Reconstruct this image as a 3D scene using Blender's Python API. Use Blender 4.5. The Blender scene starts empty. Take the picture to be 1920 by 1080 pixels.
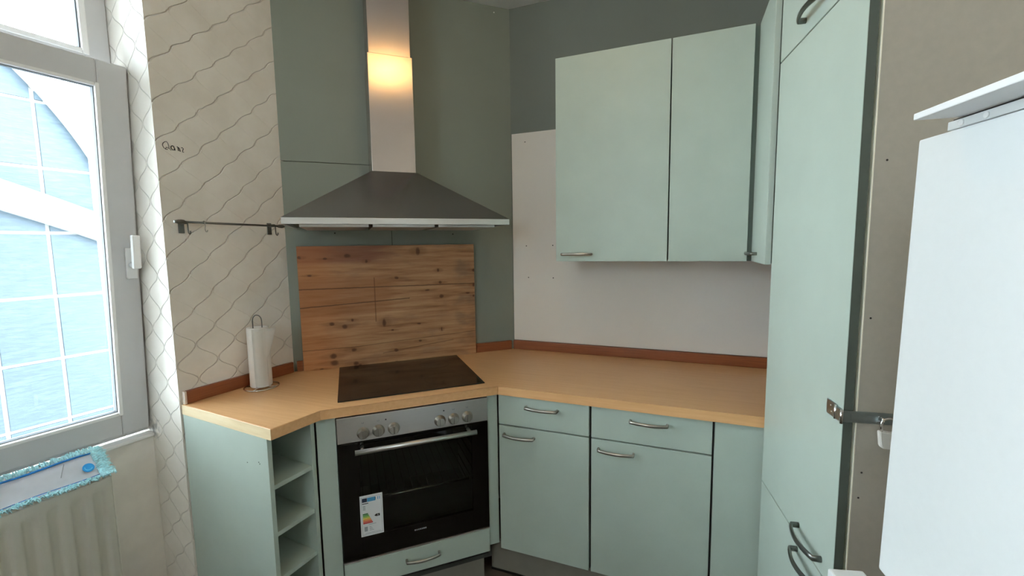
import bpy, bmesh, math, random
from mathutils import Vector, Matrix
random.seed(7)
SC = bpy.context.scene
COL = SC.collection
# ------------------------------------------------------------------ camera, world, exposure
F_PX, PITCH, ROLL, YAW = 805.30, -0.09888, -0.01424, -0.37249
CAM = Vector((0.88695, -2.29399, 1.49597))
fw = Vector((math.sin(YAW)*math.cos(PITCH), math.cos(YAW)*math.cos(PITCH), math.sin(PITCH)))
rt = Vector((math.cos(YAW), -math.sin(YAW), 0)); up = rt.cross(fw)
rt2 = rt*math.cos(ROLL) + up*math.sin(ROLL); up2 = up*math.cos(ROLL) - rt*math.sin(ROLL)
cd = bpy.data.cameras.new('camera'); cam = bpy.data.objects.new('camera', cd); COL.objects.link(cam)
cd.sensor_width = 36; cd.lens = F_PX*36/1920; cd.clip_start = 0.02
m = Matrix((rt2, up2, -fw)).transposed().to_4x4(); m.translation = CAM; cam.matrix_world = m
SC.camera = cam
SC.view_settings.view_transform = 'Standard'
try: SC.view_settings.look = 'None'
except Exception: pass
SC.view_settings.gamma = 1; SC.view_settings.use_curve_mapping = False
SC.view_settings.exposure = 0.78
w = bpy.data.worlds.new('sky'); SC.world = w; w.use_nodes = True
bg = w.node_tree.nodes['Background']; bg.inputs[0].default_value = (0.81, 0.92, 1.0, 1); bg.inputs[1].default_value = 12.0
SC.cycles.max_bounces = 12; SC.cycles.diffuse_bounces = 8; SC.cycles.transparent_max_bounces = 12
SC.cycles.sample_clamp_indirect = 6.0
LAMP_POS = Vector((0.50, -1.40, 2.685)); LAMP_POWER = 12.0

# ------------------------------------------------------------------ frames (plan of the room)
H = 2.767
def frame(o, a, b):
    mm = Matrix(((a[0], b[0], 0, o[0]), (a[1], b[1], 0, o[1]), (0, 0, 1, 0), (0, 0, 0, 1))); return mm
U = Vector((-0.739945, -0.672668)); N = Vector((0.672668, -0.739945)); E = Vector((-0.854296, -0.776622))
LU = Vector((-0.09742, -0.995243)); LN = Vector((0.995243, -0.09742))
TU = Vector((0.138273, -0.990394)); TB = Vector((0.990394, 0.138273)); T = Vector((1.168, -0.671))
FR = Vector((1.1486, -1.5932))
FW = frame((0, 0), (1, 0), (0, 1)); FD = frame((0, 0), U, N); FL = frame(E, LU, LN); FT = frame(T, TU, TB); FF = frame(FR, TU, TB)

# ------------------------------------------------------------------ materials
def srgb(r, g, b):
    f = lambda c: (c/255/12.92 if c/255 <= .04045 else ((c/255+.055)/1.055)**2.4)
    return (f(r), f(g), f(b), 1)
class NT:
    def __init__(s, name):
        s.m = bpy.data.materials.new(name); s.m.use_nodes = True; s.t = s.m.node_tree
        s.b = s.t.nodes['Principled BSDF']; s.out = s.t.nodes['Material Output']
    def n(s, kind, **kw):
        x = s.t.nodes.new(kind)
        for k, v in kw.items(): setattr(x, k, v)
        return x
    def l(s, a, b): s.t.links.new(a, b)
    def math(s, op, a, b=None, c=None):
        x = s.n('ShaderNodeMath', operation=op)
        for i, v in enumerate((a, b, c)):
            if v is None: continue
            if isinstance(v, (int, float)): x.inputs[i].default_value = v
            else: s.l(v, x.inputs[i])
        return x.outputs[0]
    def coord(s, scale=(1, 1, 1), which='Object'):
        c = s.n('ShaderNodeTexCoord'); mp = s.n('ShaderNodeMapping'); mp.inputs['Scale'].default_value = scale
        s.l(c.outputs[which], mp.inputs[0]); return mp.outputs[0]
    def noise(s, vec, scale, detail=3, rough=.55):
        x = s.n('ShaderNodeTexNoise'); x.inputs['Scale'].default_value = scale; x.inputs['Detail'].default_value = detail
        x.inputs['Roughness'].default_value = rough; s.l(vec, x.inputs['Vector']); return x.outputs['Fac']
    def ramp(s, fac, stops):
        x = s.n('ShaderNodeValToRGB'); e = x.color_ramp.elements
        e[0].position, e[0].color = stops[0]; e[1].position, e[1].color = stops[1]
        for p, c in stops[2:]:
            q = e.new(p); q.color = c
        s.l(fac, x.inputs[0]); return x.outputs[0]
    def mix(s, fac, a, b, blend='MIX'):
        x = s.n('ShaderNodeMix', data_type='RGBA', blend_type=blend)
        for i, v in ((0, fac), (6, a), (7, b)):
            if isinstance(v, (int, float, tuple)): x.inputs[i].default_value = v
            else: s.l(v, x.inputs[i])
        return x.outputs[2]
    def bump(s, h, strength=.2, dist=.002, prev=None):
        x = s.n('ShaderNodeBump'); x.inputs['Strength'].default_value = strength; x.inputs['Distance'].default_value = dist
        s.l(h, x.inputs['Height']); 
        if prev is not None: s.l(prev, x.inputs['Normal'])
        s.l(x.outputs[0], s.b.inputs['Normal']); return x.outputs[0]
    def set(s, col=None, rough=None, metal=None, spec=None):
        if col is not None:
            if isinstance(col, tuple): s.b.inputs['Base Color'].default_value = col
            else: s.l(col, s.b.inputs['Base Color'])
        if rough is not None: s.b.inputs['Roughness'].default_value = rough
        if metal is not None: s.b.inputs['Metallic'].default_value = metal
        if spec is not None: s.b.inputs['Specular IOR Level'].default_value = spec
        return s
def scale_c(c, k): return (c[0]*k, c[1]*k, c[2]*k, 1)
def plain(name, col, rough=.5, metal=0, var=.06, nscale=14, bump=0, spec=.5, stretch=(1, 1, 1)):
    t = NT(name); v = t.coord(stretch); f = t.noise(v, nscale)
    t.set(t.ramp(f, [(.3, scale_c(col, 1-var)), (.7, scale_c(col, 1+var))]), rough, metal, spec)
    if bump: t.bump(t.noise(v, nscale*22, 2), bump, .001)
    return t.m
def laminate(name, col, rough=.42):
    t = NT(name); v = t.coord((1, 1, 1))
    f = t.noise(v, 5, 3); weave = t.noise(t.coord((60, 60, 700)), 2, 2); weave2 = t.noise(t.coord((700, 700, 60)), 2, 2)
    c = t.ramp(f, [(.3, scale_c(col, .96)), (.7, scale_c(col, 1.04))])
    wv = t.math('ADD', weave, weave2)
    c2 = t.mix(t.math('MULTIPLY', wv, .10), c, scale_c(col, .75)); t.set(c2, rough, 0, .4); t.bump(wv, .12, .0006); return t.m
M = {}
SAGE = srgb(178, 191, 181)
M['sage'] = laminate('sage_laminate', SAGE)
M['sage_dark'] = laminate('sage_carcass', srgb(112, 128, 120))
M['carcass_in'] = plain('carcass_inside', srgb(70, 80, 76), .6)
M['dark_gap'] = plain('gap_shade', srgb(60, 62, 58), .6)  # carcass boards kept this dark to stand in for shade in the gaps
M['beige_panel'] = plain('grey_beige_board', srgb(178, 171, 158), .55, var=.03, nscale=60, bump=.06)
M['bright_metal'] = plain('glare_steel', srgb(240, 238, 232), .3, .25)  # padlock steel painted near white for its overexposed glare
M['edge_green'] = plain('dark_green_edging', srgb(84, 92, 84), .6)
M['cream'] = plain('cream_edging', srgb(245, 240, 222), .5)
M['plinth'] = plain('plinth_grey', srgb(128, 124, 114), .5)
M['corner_paint'] = plain('grey_green_paint', srgb(136, 142, 132), .62, var=.03, nscale=3, bump=.05)
M['back_paint'] = plain('slate_green_paint', srgb(120, 127, 122), .7, var=.03, nscale=3, bump=.05)
M['splash'] = plain('white_gloss_board', srgb(230, 226, 220), .3, var=.015, nscale=4)
M['ceil'] = plain('ceiling_white', srgb(225, 225, 222), .8, var=.02, nscale=20, bump=.1)
M['plaster'] = plain('white_plaster', srgb(238, 235, 228), .8, var=.05, nscale=9, bump=.1)
M['room_paint'] = plain('beige_room_paint', srgb(204, 194, 180), .8, var=.02)
M['floor'] = plain('dark_vinyl_floor', srgb(92, 82, 72), .55, var=.35, nscale=9)
M['pvc'] = plain('white_pvc', srgb(204, 205, 207), .35, var=.015)
M['pvc_white'] = plain('bright_white_pvc', srgb(245, 246, 246), .3, var=.01)
M['rubber'] = plain('black_gasket', srgb(105, 110, 114), .6)
M['rad'] = plain('radiator_enamel', srgb(242, 240, 232), .35, var=.02)
M['white_app'] = plain('white_appliance', srgb(222, 225, 225), .38, var=.01, nscale=80, bump=.02)
M['lid_grey'] = plain('lid_white', srgb(240, 240, 240), .4, var=.01)
M['black_glass'] = plain('black_glass', srgb(8, 8, 9), .06, var=.1)
M['hob_glass'] = plain('hob_glass', srgb(22, 20, 19), .10, var=.1, nscale=40)
M['zone'] = plain('cooking_zone', srgb(34, 31, 29), .16)
M['cavity'] = plain('oven_enamel', srgb(104, 110, 106), .45)
M['black'] = plain('black_plastic', srgb(20, 20, 20), .5)
M['marker'] = plain('black_marker_ink', srgb(38, 38, 40), .7)
M['paper'] = plain('paper_white', srgb(240, 238, 234), .9, var=.02, nscale=30, bump=.15)
M['label_paper'] = plain('label_paper', srgb(226, 228, 230), .5, var=.01)
M['label_grey'] = plain('label_grey_print', srgb(150, 155, 160), .6)
M['label_blue'] = plain('label_blue', srgb(70, 150, 200), .5)
M['label_navy'] = plain('label_navy', srgb(18, 30, 60), .5)
for nm, c in (('g1', (20, 110, 55)), ('g2', (70, 150, 50)), ('g3', (160, 190, 50)), ('y', (235, 205, 60)), ('o1', (235, 150, 50)), ('o2', (220, 90, 45)), ('r', (190, 35, 35))):
    M[nm] = plain('label_'+nm, srgb(*c), .5)
M['mop_white'] = plain('mop_backing', srgb(242, 244, 250), .8, var=.03, nscale=30, bump=.2)
M['mop_blue'] = plain('mop_blue', srgb(20, 115, 185), .7)
M['mop_logo'] = plain('mop_logo_blue', srgb(30, 150, 220), .5)
M['mop_logo_light'] = plain('mop_logo_light', srgb(110, 205, 245), .5)
M['fringe'] = plain('mop_fringe', srgb(182, 230, 238), .9, var=.25, nscale=120)
M['corn'] = plain('facade_white', srgb(150, 152, 150), .8, var=.05, nscale=6)
M['court'] = plain('courtyard_paving', srgb(120, 120, 118), .9)
M['hole'] = plain('drill_hole', srgb(45, 42, 40), .9)
M['cap'] = plain('end_cap', srgb(225, 210, 195), .5)
def steel(name, col, rough, stretch=(2, 2, 260)):
    t = NT(name); f = t.noise(t.coord(stretch), 3, 3)
    t.set(t.ramp(f, [(.3, scale_c(col, .97)), (.7, scale_c(col, 1.02))]), None, 1.0)
    rr = t.n('ShaderNodeMapRange'); rr.inputs[3].default_value = rough*.95; rr.inputs[4].default_value = rough*1.06
    t.l(f, rr.inputs[0]); t.l(rr.outputs[0], t.b.inputs['Roughness']); return t.m
M['steel'] = steel('brushed_steel', srgb(190, 178, 172), .24)
def brushed(mm, k):
    nt = mm.node_tree; tg = nt.nodes.new('ShaderNodeTangent'); tg.direction_type = 'RADIAL'; tg.axis = 'Z'
    b = nt.nodes['Principled BSDF']; b.inputs['Anisotropic'].default_value = k; b.inputs['Anisotropic Rotation'].default_value = 0.0; nt.links.new(tg.outputs[0], b.inputs['Tangent'])
brushed(M['steel'], .65)
M['hood_steel'] = steel('hood_steel', srgb(160, 156, 152), .20, (260, 4, 4))
M['panel_steel'] = steel('panel_steel', srgb(205, 203, 200), .33)
M['nickel'] = steel('satin_nickel', srgb(178, 174, 166), .28, (3, 3, 3))
M['gun'] = steel('dark_nickel', srgb(120, 122, 118), .35, (3, 3, 3))
M['zinc'] = steel('zinc_plate', srgb(165, 175, 178), .3, (30, 30, 30))
M['chrome'] = steel('chrome', srgb(215, 213, 210), .12, (3, 3, 3))
def glass(name, tint=(1, 1, 1, 1), fac=.5):
    t = NT(name); t.t.nodes.remove(t.b)
    tr = t.n('ShaderNodeBsdfTransparent'); tr.inputs[0].default_value = tint
    gl = t.n('ShaderNodeBsdfGlossy'); gl.inputs['Roughness'].default_value = .02
    fr = t.n('ShaderNodeFresnel'); fr.inputs[0].default_value = 1.45
    mx = t.n('ShaderNodeMixShader'); k = t.math('MULTIPLY', fr.outputs[0], fac); t.l(k, mx.inputs[0]); t.l(tr.outputs[0], mx.inputs[1]); t.l(gl.outputs[0], mx.inputs[2])
    t.l(mx.outputs[0], t.out.inputs[0]); return t.m
M['glass'] = glass('window_glass', (.97, .985, .98, 1), .8)
M['oven_glass'] = glass('tinted_oven_glass', (.66, .69, .66, 1), .8)
def wallpaper():
    t = NT('embossed_wallpaper'); g = t.n('ShaderNodeNewGeometry')
    def dot(v, o):
        d = t.n('ShaderNodeVectorMath', operation='DOT_PRODUCT'); t.l(g.outputs['Position'], d.inputs[0]); d.inputs[1].default_value = (v[0], v[1], 0)
        return t.math('SUBTRACT', d.outputs['Value'], v.dot(o))
    s = dot(LU, E); off = dot(LN, E); h = t.math('SUBTRACT', s, off)
    sx = t.n('ShaderNodeSeparateXYZ'); t.l(g.outputs['Position'], sx.inputs[0]); z = sx.outputs[2]
    wob = t.math('MULTIPLY', t.math('SUBTRACT', t.noise(g.outputs['Position'], 9, 2), .5), .012)
    h = t.math('ADD', h, wob); z = t.math('ADD', z, wob)
    Wd, Tz = .150, .140
    cs = t.math('COSINE', t.math('MULTIPLY', z, 2*math.pi/Tz)); A = Wd*.235
    def dist(x):
        f = t.math('FRACT', t.math('DIVIDE', x, Wd)); return t.math('MULTIPLY', t.math('ABSOLUTE', t.math('SUBTRACT', f, .5)), Wd)
    d1 = dist(t.math('SUBTRACT', h, t.math('MULTIPLY', cs, A)))
    d2 = dist(t.math('ADD', t.math('ADD', h, Wd/2), t.math('MULTIPLY', cs, A)))
    d = t.math('MINIMUM', d1, d2)
    mr = t.n('ShaderNodeMapRange', interpolation_type='SMOOTHSTEP'); mr.inputs[1].default_value = 0; mr.inputs[2].default_value = .0046
    sn = t.math('SINE', t.math('MULTIPLY', z, 2*math.pi/Tz))
    wk = t.n('ShaderNodeMapRange', interpolation_type='SMOOTHSTEP'); wk.inputs[1].default_value = 1.02; wk.inputs[2].default_value = 1.30; wk.inputs[3].default_value = .75; wk.inputs[4].default_value = .16; t.l(sx.outputs[2], wk.inputs[0])
    wk2 = t.math('MAXIMUM', wk.outputs[0], t.math('LESS_THAN', off, -.002))
    weak = t.math('SUBTRACT', 1, wk2)          # raking light put into the relief: strands falling right are fainter on the face
    e1 = t.math('ADD', d1, t.math('MULTIPLY', t.math('LESS_THAN', sn, 0), t.math('MULTIPLY', weak, .004)))
    e2 = t.math('ADD', d2, t.math('MULTIPLY', t.math('GREATER_THAN', sn, 0), t.math('MULTIPLY', weak, .004)))
    d = t.math('MINIMUM', e1, e2); t.l(d, mr.inputs[0])
    gr = mr.outputs[0]
    fine = t.noise(g.outputs['Position'], 180, 3); dirt = t.noise(g.outputs['Position'], 7, 4)
    base = t.ramp(dirt, [(.35, srgb(226, 219, 208)), (.65, srgb(236, 230, 221))])
    # mould stain low in the niche corner under the window sill
    c0 = E + LU*.49 + LN*-.22
    vd = t.n('ShaderNodeVectorMath', operation='DISTANCE'); t.l(g.outputs['Position'], vd.inputs[0]); vd.inputs[1].default_value = (c0.x, c0.y, .77)
    st = t.math('ADD', vd.outputs['Value'], t.math('MULTIPLY', t.noise(g.outputs['Position'], 40, 4), .12))
    mr2 = t.n('ShaderNodeMapRange'); mr2.inputs[1].default_value = .055; mr2.inputs[2].default_value = .11; mr2.inputs[3].default_value = 1; mr2.inputs[4].default_value = 0; t.l(st, mr2.inputs[0])
    c = t.mix(t.math('MULTIPLY', mr2.outputs[0], .85), base, srgb(40, 36, 32))
    c = t.mix(t.math('MULTIPLY', t.math('SUBTRACT', 1, gr), .07), c, srgb(165, 158, 150))
    t.set(c, .5, 0, .5)
    b1 = t.bump(gr, .8, .0042); t.bump(fine, .12, .0012, b1); return t.m
M['wallpaper'] = wallpaper()
def beech(name, c1, c2, c3, ax=(1.2, 26, 26), rough=.32):
    t = NT(name); v = t.coord(ax); f = t.noise(v, 3, 6, .6); f2 = t.noise(t.coord((ax[0]*5, ax[1]*6, ax[2]*6)), 3, 2)
    c = t.ramp(f, [(.25, c1), (.75, c3), (.5, c2)])
    c = t.mix(t.math('MULTIPLY', f2, .2), c, scale_c(c1, .88)); t.set(c, rough, 0, .5); return t.m
M['beech'] = beech('beech_worktop', srgb(216, 164, 112), srgb(224, 174, 122), srgb(231, 184, 133))
M['beech_side'] = beech('pale_edge_band', srgb(225, 200, 158), srgb(236, 214, 174), srgb(242, 224, 190))
M['upst'] = beech('red_brown_upstand', srgb(122, 66, 40), srgb(146, 82, 50), srgb(160, 94, 58), (2, 30, 60), .4)
def pine():
    t = NT('pine_board'); c = t.n('ShaderNodeTexCoord'); sx = t.n('ShaderNodeSeparateXYZ'); t.l(c.outputs['Object'], sx.inputs[0])
    a, z = sx.outputs[0], sx.outputs[2]            # a grows to the left of the picture
    x = t.math('SUBTRACT', .868/2, a)              # 0 at the left edge .. .868; local origin at the board's middle base
    x = t.math('SUBTRACT', .868, x); x = t.math('SUBTRACT', .868, x)
    cb = t.n('ShaderNodeCombineXYZ'); t.l(x, cb.inputs[0]); t.l(z, cb.inputs[2]); vec = cb.outputs[0]
    mp = t.n('ShaderNodeMapping'); mp.inputs['Scale'].default_value = (1.6, 1, 22); t.l(vec, mp.inputs[0])
    mp2 = t.n('ShaderNodeMapping'); mp2.inputs['Scale'].default_value = (5, 1, 130); t.l(vec, mp2.inputs[0])
    mp3 = t.n('ShaderNodeMapping'); mp3.inputs['Scale'].default_value = (2.2, 1, 5); t.l(vec, mp3.inputs[0])
    g1 = t.noise(mp.outputs[0], 2.2, 6, .62); g2 = t.noise(mp2.outputs[0], 2, 3); g3 = t.noise(mp3.outputs[0], 2.4, 3)
    col = t.ramp(g1, [(.28, srgb(132, 86, 56)), (.74, srgb(208, 166, 124)), (.45, srgb(178, 130, 90))])
    col = t.mix(t.math('MULTIPLY', g2, .32), col, srgb(120, 76, 44))
    blot = t.ramp(g3, [(.55, (0, 0, 0, 1)), (.66, (1, 1, 1, 1))]); col = t.mix(t.math('MULTIPLY', blot, .3), col, srgb(128, 96, 80))
    def sm(d, e0, e1):
        q = t.n('ShaderNodeMapRange', interpolation_type='SMOOTHSTEP'); q.inputs[1].default_value = e0; q.inputs[2].default_value = e1
        q.inputs[3].default_value = 1; q.inputs[4].default_value = 0; t.l(d, q.inputs[0]); return q.outputs[0]
    wn = t.math('MULTIPLY', t.math('SUBTRACT', t.noise(vec, 30, 3), .5), .012)
    # red-stained top-left area and bottom-left orange heartwood
    top = t.math('MULTIPLY', sm(t.math('SUBTRACT', .605, z), .07, .10), sm(t.math('ADD', x, t.math('MULTIPLY', g1, .2)), .42, .58)); col = t.mix(t.math('MULTIPLY', top, .72), col, srgb(128, 76, 62))
    low = sm(t.math('ADD', x, t.math('MULTIPLY', g3, .12)), .12, .30); col = t.mix(t.math('MULTIPLY', low, .4), col, srgb(196, 120, 62))
    mid = t.math('MULTIPLY', sm(t.math('ADD', x, t.math('MULTIPLY', g1, .25)), .50, .62), t.math('MULTIPLY', sm(t.math('SUBTRACT', .28, z), 0, .03), sm(t.math('SUBTRACT', z, .43), 0, .03))); col = t.mix(t.math('MULTIPLY', mid, .45), col, srgb(150, 92, 52))
    rgt = t.math('MULTIPLY', sm(t.math('SUBTRACT', .80, x), 0, .08), t.ramp(g3, [(.45, (0, 0, 0, 1)), (.6, (1, 1, 1, 1))])); col = t.mix(t.math('MULTIPLY', rgt, .4), col, srgb(112, 92, 78))
    def crack(x0, z0, x1, z1, wid, k, lo=0., hi=1.):
        nonlocal col
        zz = t.math('ADD', t.math('MULTIPLY', x, (z1-z0)/(x1-x0)), z0-x0*(z1-z0)/(x1-x0))
        d = t.math('ABSOLUTE', t.math('SUBTRACT', t.math('ADD', z, t.math('MULTIPLY', wn, .4)), zz)); f = sm(d, wid*.3, wid)
        f = t.math('MULTIPLY', f, t.math('MULTIPLY', t.math('GREATER_THAN', x, lo), t.math('LESS_THAN', x, hi)))
        col = t.mix(t.math('MULTIPLY', f, k), col, srgb(70, 40, 24))
    sxp = lambda px: (px-80)/1310*.868
    szp = lambda px, py: .605*(1-(py-(90-.012*px))/(905-.07*px+ -10+ .0*px)) if 0 else max(0, min(.605, .605*(1-(py-85)/(925-85-.062*(px-80)))))
    crack(sxp(90), szp(90, 372), sxp(1400), szp(1400, 352), .004, .75)
    crack(sxp(98), szp(98, 495), sxp(850), szp(850, 445), .004, .75, 0, sxp(860))
    crack(sxp(430), szp(430, 770), sxp(1300), szp(1300, 690), .003, .5, sxp(430))
    crack(sxp(110), szp(110, 785), sxp(430), szp(430, 770), .003, .6, 0, sxp(430))
    crack(sxp(640), szp(640, 820), sxp(1200), szp(1200, 740), .003, .5, sxp(640), sxp(1200))
    # vertical joint line
    d = t.math('ABSOLUTE', t.math('SUBTRACT', x, sxp(600))); f = t.math('MULTIPLY', sm(d, .001, .004), t.math('MULTIPLY', t.math('GREATER_THAN', z, szp(600, 600)), t.math('LESS_THAN', z, szp(600, 300)))); col = t.mix(t.math('MULTIPLY', f, .6), col, srgb(92, 52, 30))
    for (px, py, rx, rz) in ((285, 607, 17, 11), (375, 628, 16, 14), (430, 585, 9, 9), (285, 828, 22, 17), (290, 875, 26, 17), (432, 790, 18, 11), (440, 885, 18, 15), (468, 948, 13, 13), (200, 1000, 14, 9), (415, 152, 22, 12), (935, 128, 15, 26), (1090, 258, 9, 12), (1105, 342, 12, 10), (1113, 438, 17, 13), (765, 305, 14, 9), (1378, 362, 9, 13), (1378, 438, 8, 8), (1385, 262, 14, 10), (1330, 418, 16, 6), (740, 802, 14, 11), (930, 742, 12, 8), (740, 885, 12, 6), (925, 622, 14, 6), (720, 662, 10, 6), (155, 280, 14, 6), (1000, 393, 18, 6), (548, 190, 8, 11), (1105, 665, 5, 14), (660, 610, 12, 26), (95, 160, 10, 9), (265, 170, 14, 7)):
        cx, cz, ax_, az_ = sxp(px), szp(px, py), rx/1310*.868, rz/840*.605
        dx = t.math('DIVIDE', t.math('ADD', t.math('SUBTRACT', x, cx), wn), ax_); dz = t.math('DIVIDE', t.math('ADD', t.math('SUBTRACT', z, cz), t.math('MULTIPLY', wn, -.6)), az_)
        r2 = t.math('ADD', t.math('MULTIPLY', dx, dx), t.math('MULTIPLY', dz, dz)); f = sm(r2, .1, 1.9); r3 = t.math('ADD', t.math('MULTIPLY', t.math('MULTIPLY', dx, dx), .07), t.math('MULTIPLY', dz, dz)); col = t.mix(t.math('MULTIPLY', sm(r3, .3, 2.6), .4), col, srgb(122, 74, 44))
        col = t.mix(t.math('MULTIPLY', f, .82), col, srgb(78, 42, 26))
    t.set(col, .55, 0, .4); t.bump(g2, .15, .001); return t.m
M['pine'] = pine()
M['pine_edge'] = beech('pine_board_edge', srgb(170, 120, 72), srgb(196, 150, 96), srgb(206, 164, 112), (2, 60, 60), .6)
def facade_tile():
    t = NT('facade_tile'); oi = t.n('ShaderNodeObjectInfo'); v = t.coord((1, 1, 1), 'Object')
    g = t.n('ShaderNodeNewGeometry'); mp = t.n('ShaderNodeMapping'); mp.inputs['Scale'].default_value = (3, 3, 14); t.l(g.outputs['Position'], mp.inputs[0])
    f = t.noise(mp.outputs[0], 3.5, 6, .7); f2 = t.noise(g.outputs['Position'], 1.6, 3)
    c = t.ramp(f, [(.3, srgb(38, 50, 60)), (.72, srgb(76, 92, 100)), (.5, srgb(50, 64, 74))])
    c = t.mix(f2, c, srgb(58, 72, 84)); t.set(c, .5, 0, .5); t.bump(f, .5, .01); return t.m
M['tile'] = facade_tile()
def emit(name, col, s):
    t = NT(name); t.t.nodes.remove(t.b); e = t.n('ShaderNodeEmission'); e.inputs[0].default_value = col; e.inputs[1].default_value = s
    t.l(e.outputs[0], t.out.inputs[0]); return t.m
M['bulb'] = emit('warm_bulb_glass', (1.0, .60, .22, 1), LAMP_POWER)

# ------------------------------------------------------------------ mesh helpers
def box(bm, x0, x1, y0, y1, z0, z1, bev=0.0, seg=2):
    x0, x1 = min(x0, x1), max(x0, x1); y0, y1 = min(y0, y1), max(y0, y1); z0, z1 = min(z0, z1), max(z0, z1)
    v = [bm.verts.new(p) for p in ((x0,y0,z0),(x1,y0,z0),(x1,y1,z0),(x0,y1,z0),(x0,y0,z1),(x1,y0,z1),(x1,y1,z1),(x0,y1,z1))]
    fs = [bm.faces.new([v[i] for i in q]) for q in ((0,3,2,1),(4,5,6,7),(0,1,5,4),(1,2,6,5),(2,3,7,6),(3,0,4,7))]
    if bev:
        es = list({e for f in fs for e in f.edges}); bmesh.ops.bevel(bm, geom=es, offset=bev, segments=seg, affect='EDGES', profile=.6)
def prism(bm, pts, z0, z1, bev_top=0.0):
    lo = [bm.verts.new((p[0], p[1], z0)) for p in pts]; hi = [bm.verts.new((p[0], p[1], z1)) for p in pts]
    n = len(pts); t = bm.faces.new(hi); bm.faces.new(lo[::-1])
    for i in range(n): bm.faces.new((lo[i], lo[(i+1) % n], hi[(i+1) % n], hi[i]))
    if bev_top: bmesh.ops.bevel(bm, geom=list(t.edges), offset=bev_top, segments=3, affect='EDGES', profile=.5)
def tube(bm, pts, r=.005, n=10, ry=None, closed=False, refv=(0, 0, 1), smooth=True):
    P = [Vector(p) for p in pts]; rings = []; k = len(P)
    for i, p in enumerate(P):
        if closed: d = P[(i+1) % k]-P[i-1]
        else: d = P[min(i+1, k-1)]-P[max(i-1, 0)]
        d.normalize(); rf = Vector(refv)
        if abs(d.dot(rf)) > .98: rf = Vector((1, 0, 0)) if abs(d.x) < .9 else Vector((0, 1, 0))
        s = d.cross(rf).normalized(); q = s.cross(d)
        rr = r[i] if isinstance(r, (list, tuple)) else r; r2 = rr if ry is None else (ry[i] if isinstance(ry, (list, tuple)) else ry)
        rings.append([bm.verts.new(p + s*rr*math.cos(2*math.pi*j/n) + q*r2*math.sin(2*math.pi*j/n)) for j in range(n)])
    for i in range(k if closed else k-1):
        A, B = rings[i], rings[(i+1) % k]
        for j in range(n):
            f = bm.faces.new((A[j], A[(j+1) % n], B[(j+1) % n], B[j])); f.smooth = smooth
    if not closed:
        bm.faces.new(rings[0][::-1]); bm.faces.new(rings[-1])
def lathe(bm, origin, axis, prof, n=28):
    o = Vector(origin); ax = Vector(axis).normalized(); s = ax.orthogonal().normalized(); q = ax.cross(s); rings = []
    for r, h in prof: rings.append([bm.verts.new(o + ax*h + (s*math.cos(2*math.pi*j/n) + q*math.sin(2*math.pi*j/n))*max(r, 1e-5)) for j in range(n)])
    for A, B in zip(rings, rings[1:]):
        for j in range(n):
            f = bm.faces.new((A[j], A[(j+1) % n], B[(j+1) % n], B[j])); f.smooth = True
    bm.faces.new(rings[0][::-1]); bm.faces.new(rings[-1])
def finish(bm, name, mat, parent=None, mats=None):
    bmesh.ops.recalc_face_normals(bm, faces=bm.faces)
    me = bpy.data.meshes.new(name); bm.to_mesh(me); bm.free()
    for mm in (mats or [mat]): me.materials.append(mm if not isinstance(mm, str) else M[mm])
    o = bpy.data.objects.new(name, me); COL.objects.link(o)
    if parent is not None: o.parent = parent
    return o
class Th:
    """A thing: an Empty at its base in one of the plan frames; parts are drawn in that frame's coordinates."""
    def __init__(s, name, label, cat, fr, base, group=None, rot=None):
        s.base = Vector(base); s.root = bpy.data.objects.new(name, None); COL.objects.link(s.root); s.root.empty_display_size = .05
        mm = fr @ Matrix.Translation(s.base)
        if rot is not None: mm = mm @ rot
        s.root.matrix_world = mm; s.root['label'] = label; s.root['category'] = cat
        if group: s.root['group'] = group
    def part(s, name, mat, fn, parent=None, label=None, kind=None):
        bm = bmesh.new(); fn(bm); bmesh.ops.translate(bm, verts=bm.verts, vec=-s.base)
        o = finish(bm, name, M[mat], parent or s.root)
        if label: o['label'] = label
        if kind: o['kind'] = kind
        return o
    def box(s, name, mat, *a, parent=None, bev=0.0, label=None, **k): return s.part(name, mat, lambda bm: box(bm, *a, bev=bev), parent, label, **k)
class St(Th):
    def __init__(s, name, mat, fr, fn, label=None, cat=None):
        bm = bmesh.new(); fn(bm); s.base = Vector((0, 0, 0)); s.root = finish(bm, name, M[mat]); s.root.matrix_world = fr; s.root['kind'] = 'structure'
        s.root['label'] = label or name.replace('_', ' '); s.root['category'] = cat or name.split('_')[0]
def bow(bm, p0, p1, out, depth=.030, wid=.0062, thick=.0042):
    """bow handle between the feet p0 and p1, standing out along the vector out"""
    p0, p1, o = Vector(p0), Vector(p1), Vector(out).normalized(); d = (p1-p0); L = d.length; d.normalize(); pts = []; rr = []; r2 = []
    pts.append(p0); pts.append(p0 + o*.012); 
    for i in range(13):
        t = i/12*2-1; pts.append(p0 + d*(L*(t+1)/2) + o*(.019 + (depth-.019)*(1-t*t)))
    pts.append(p1 + o*.012); pts.append(p1)
    k = len(pts); tube(bm, pts, [thick*1.25]*2 + [thick]*(k-4) + [thick*1.25]*2, 10, [wid]*k, refv=d.cross(o))

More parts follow.
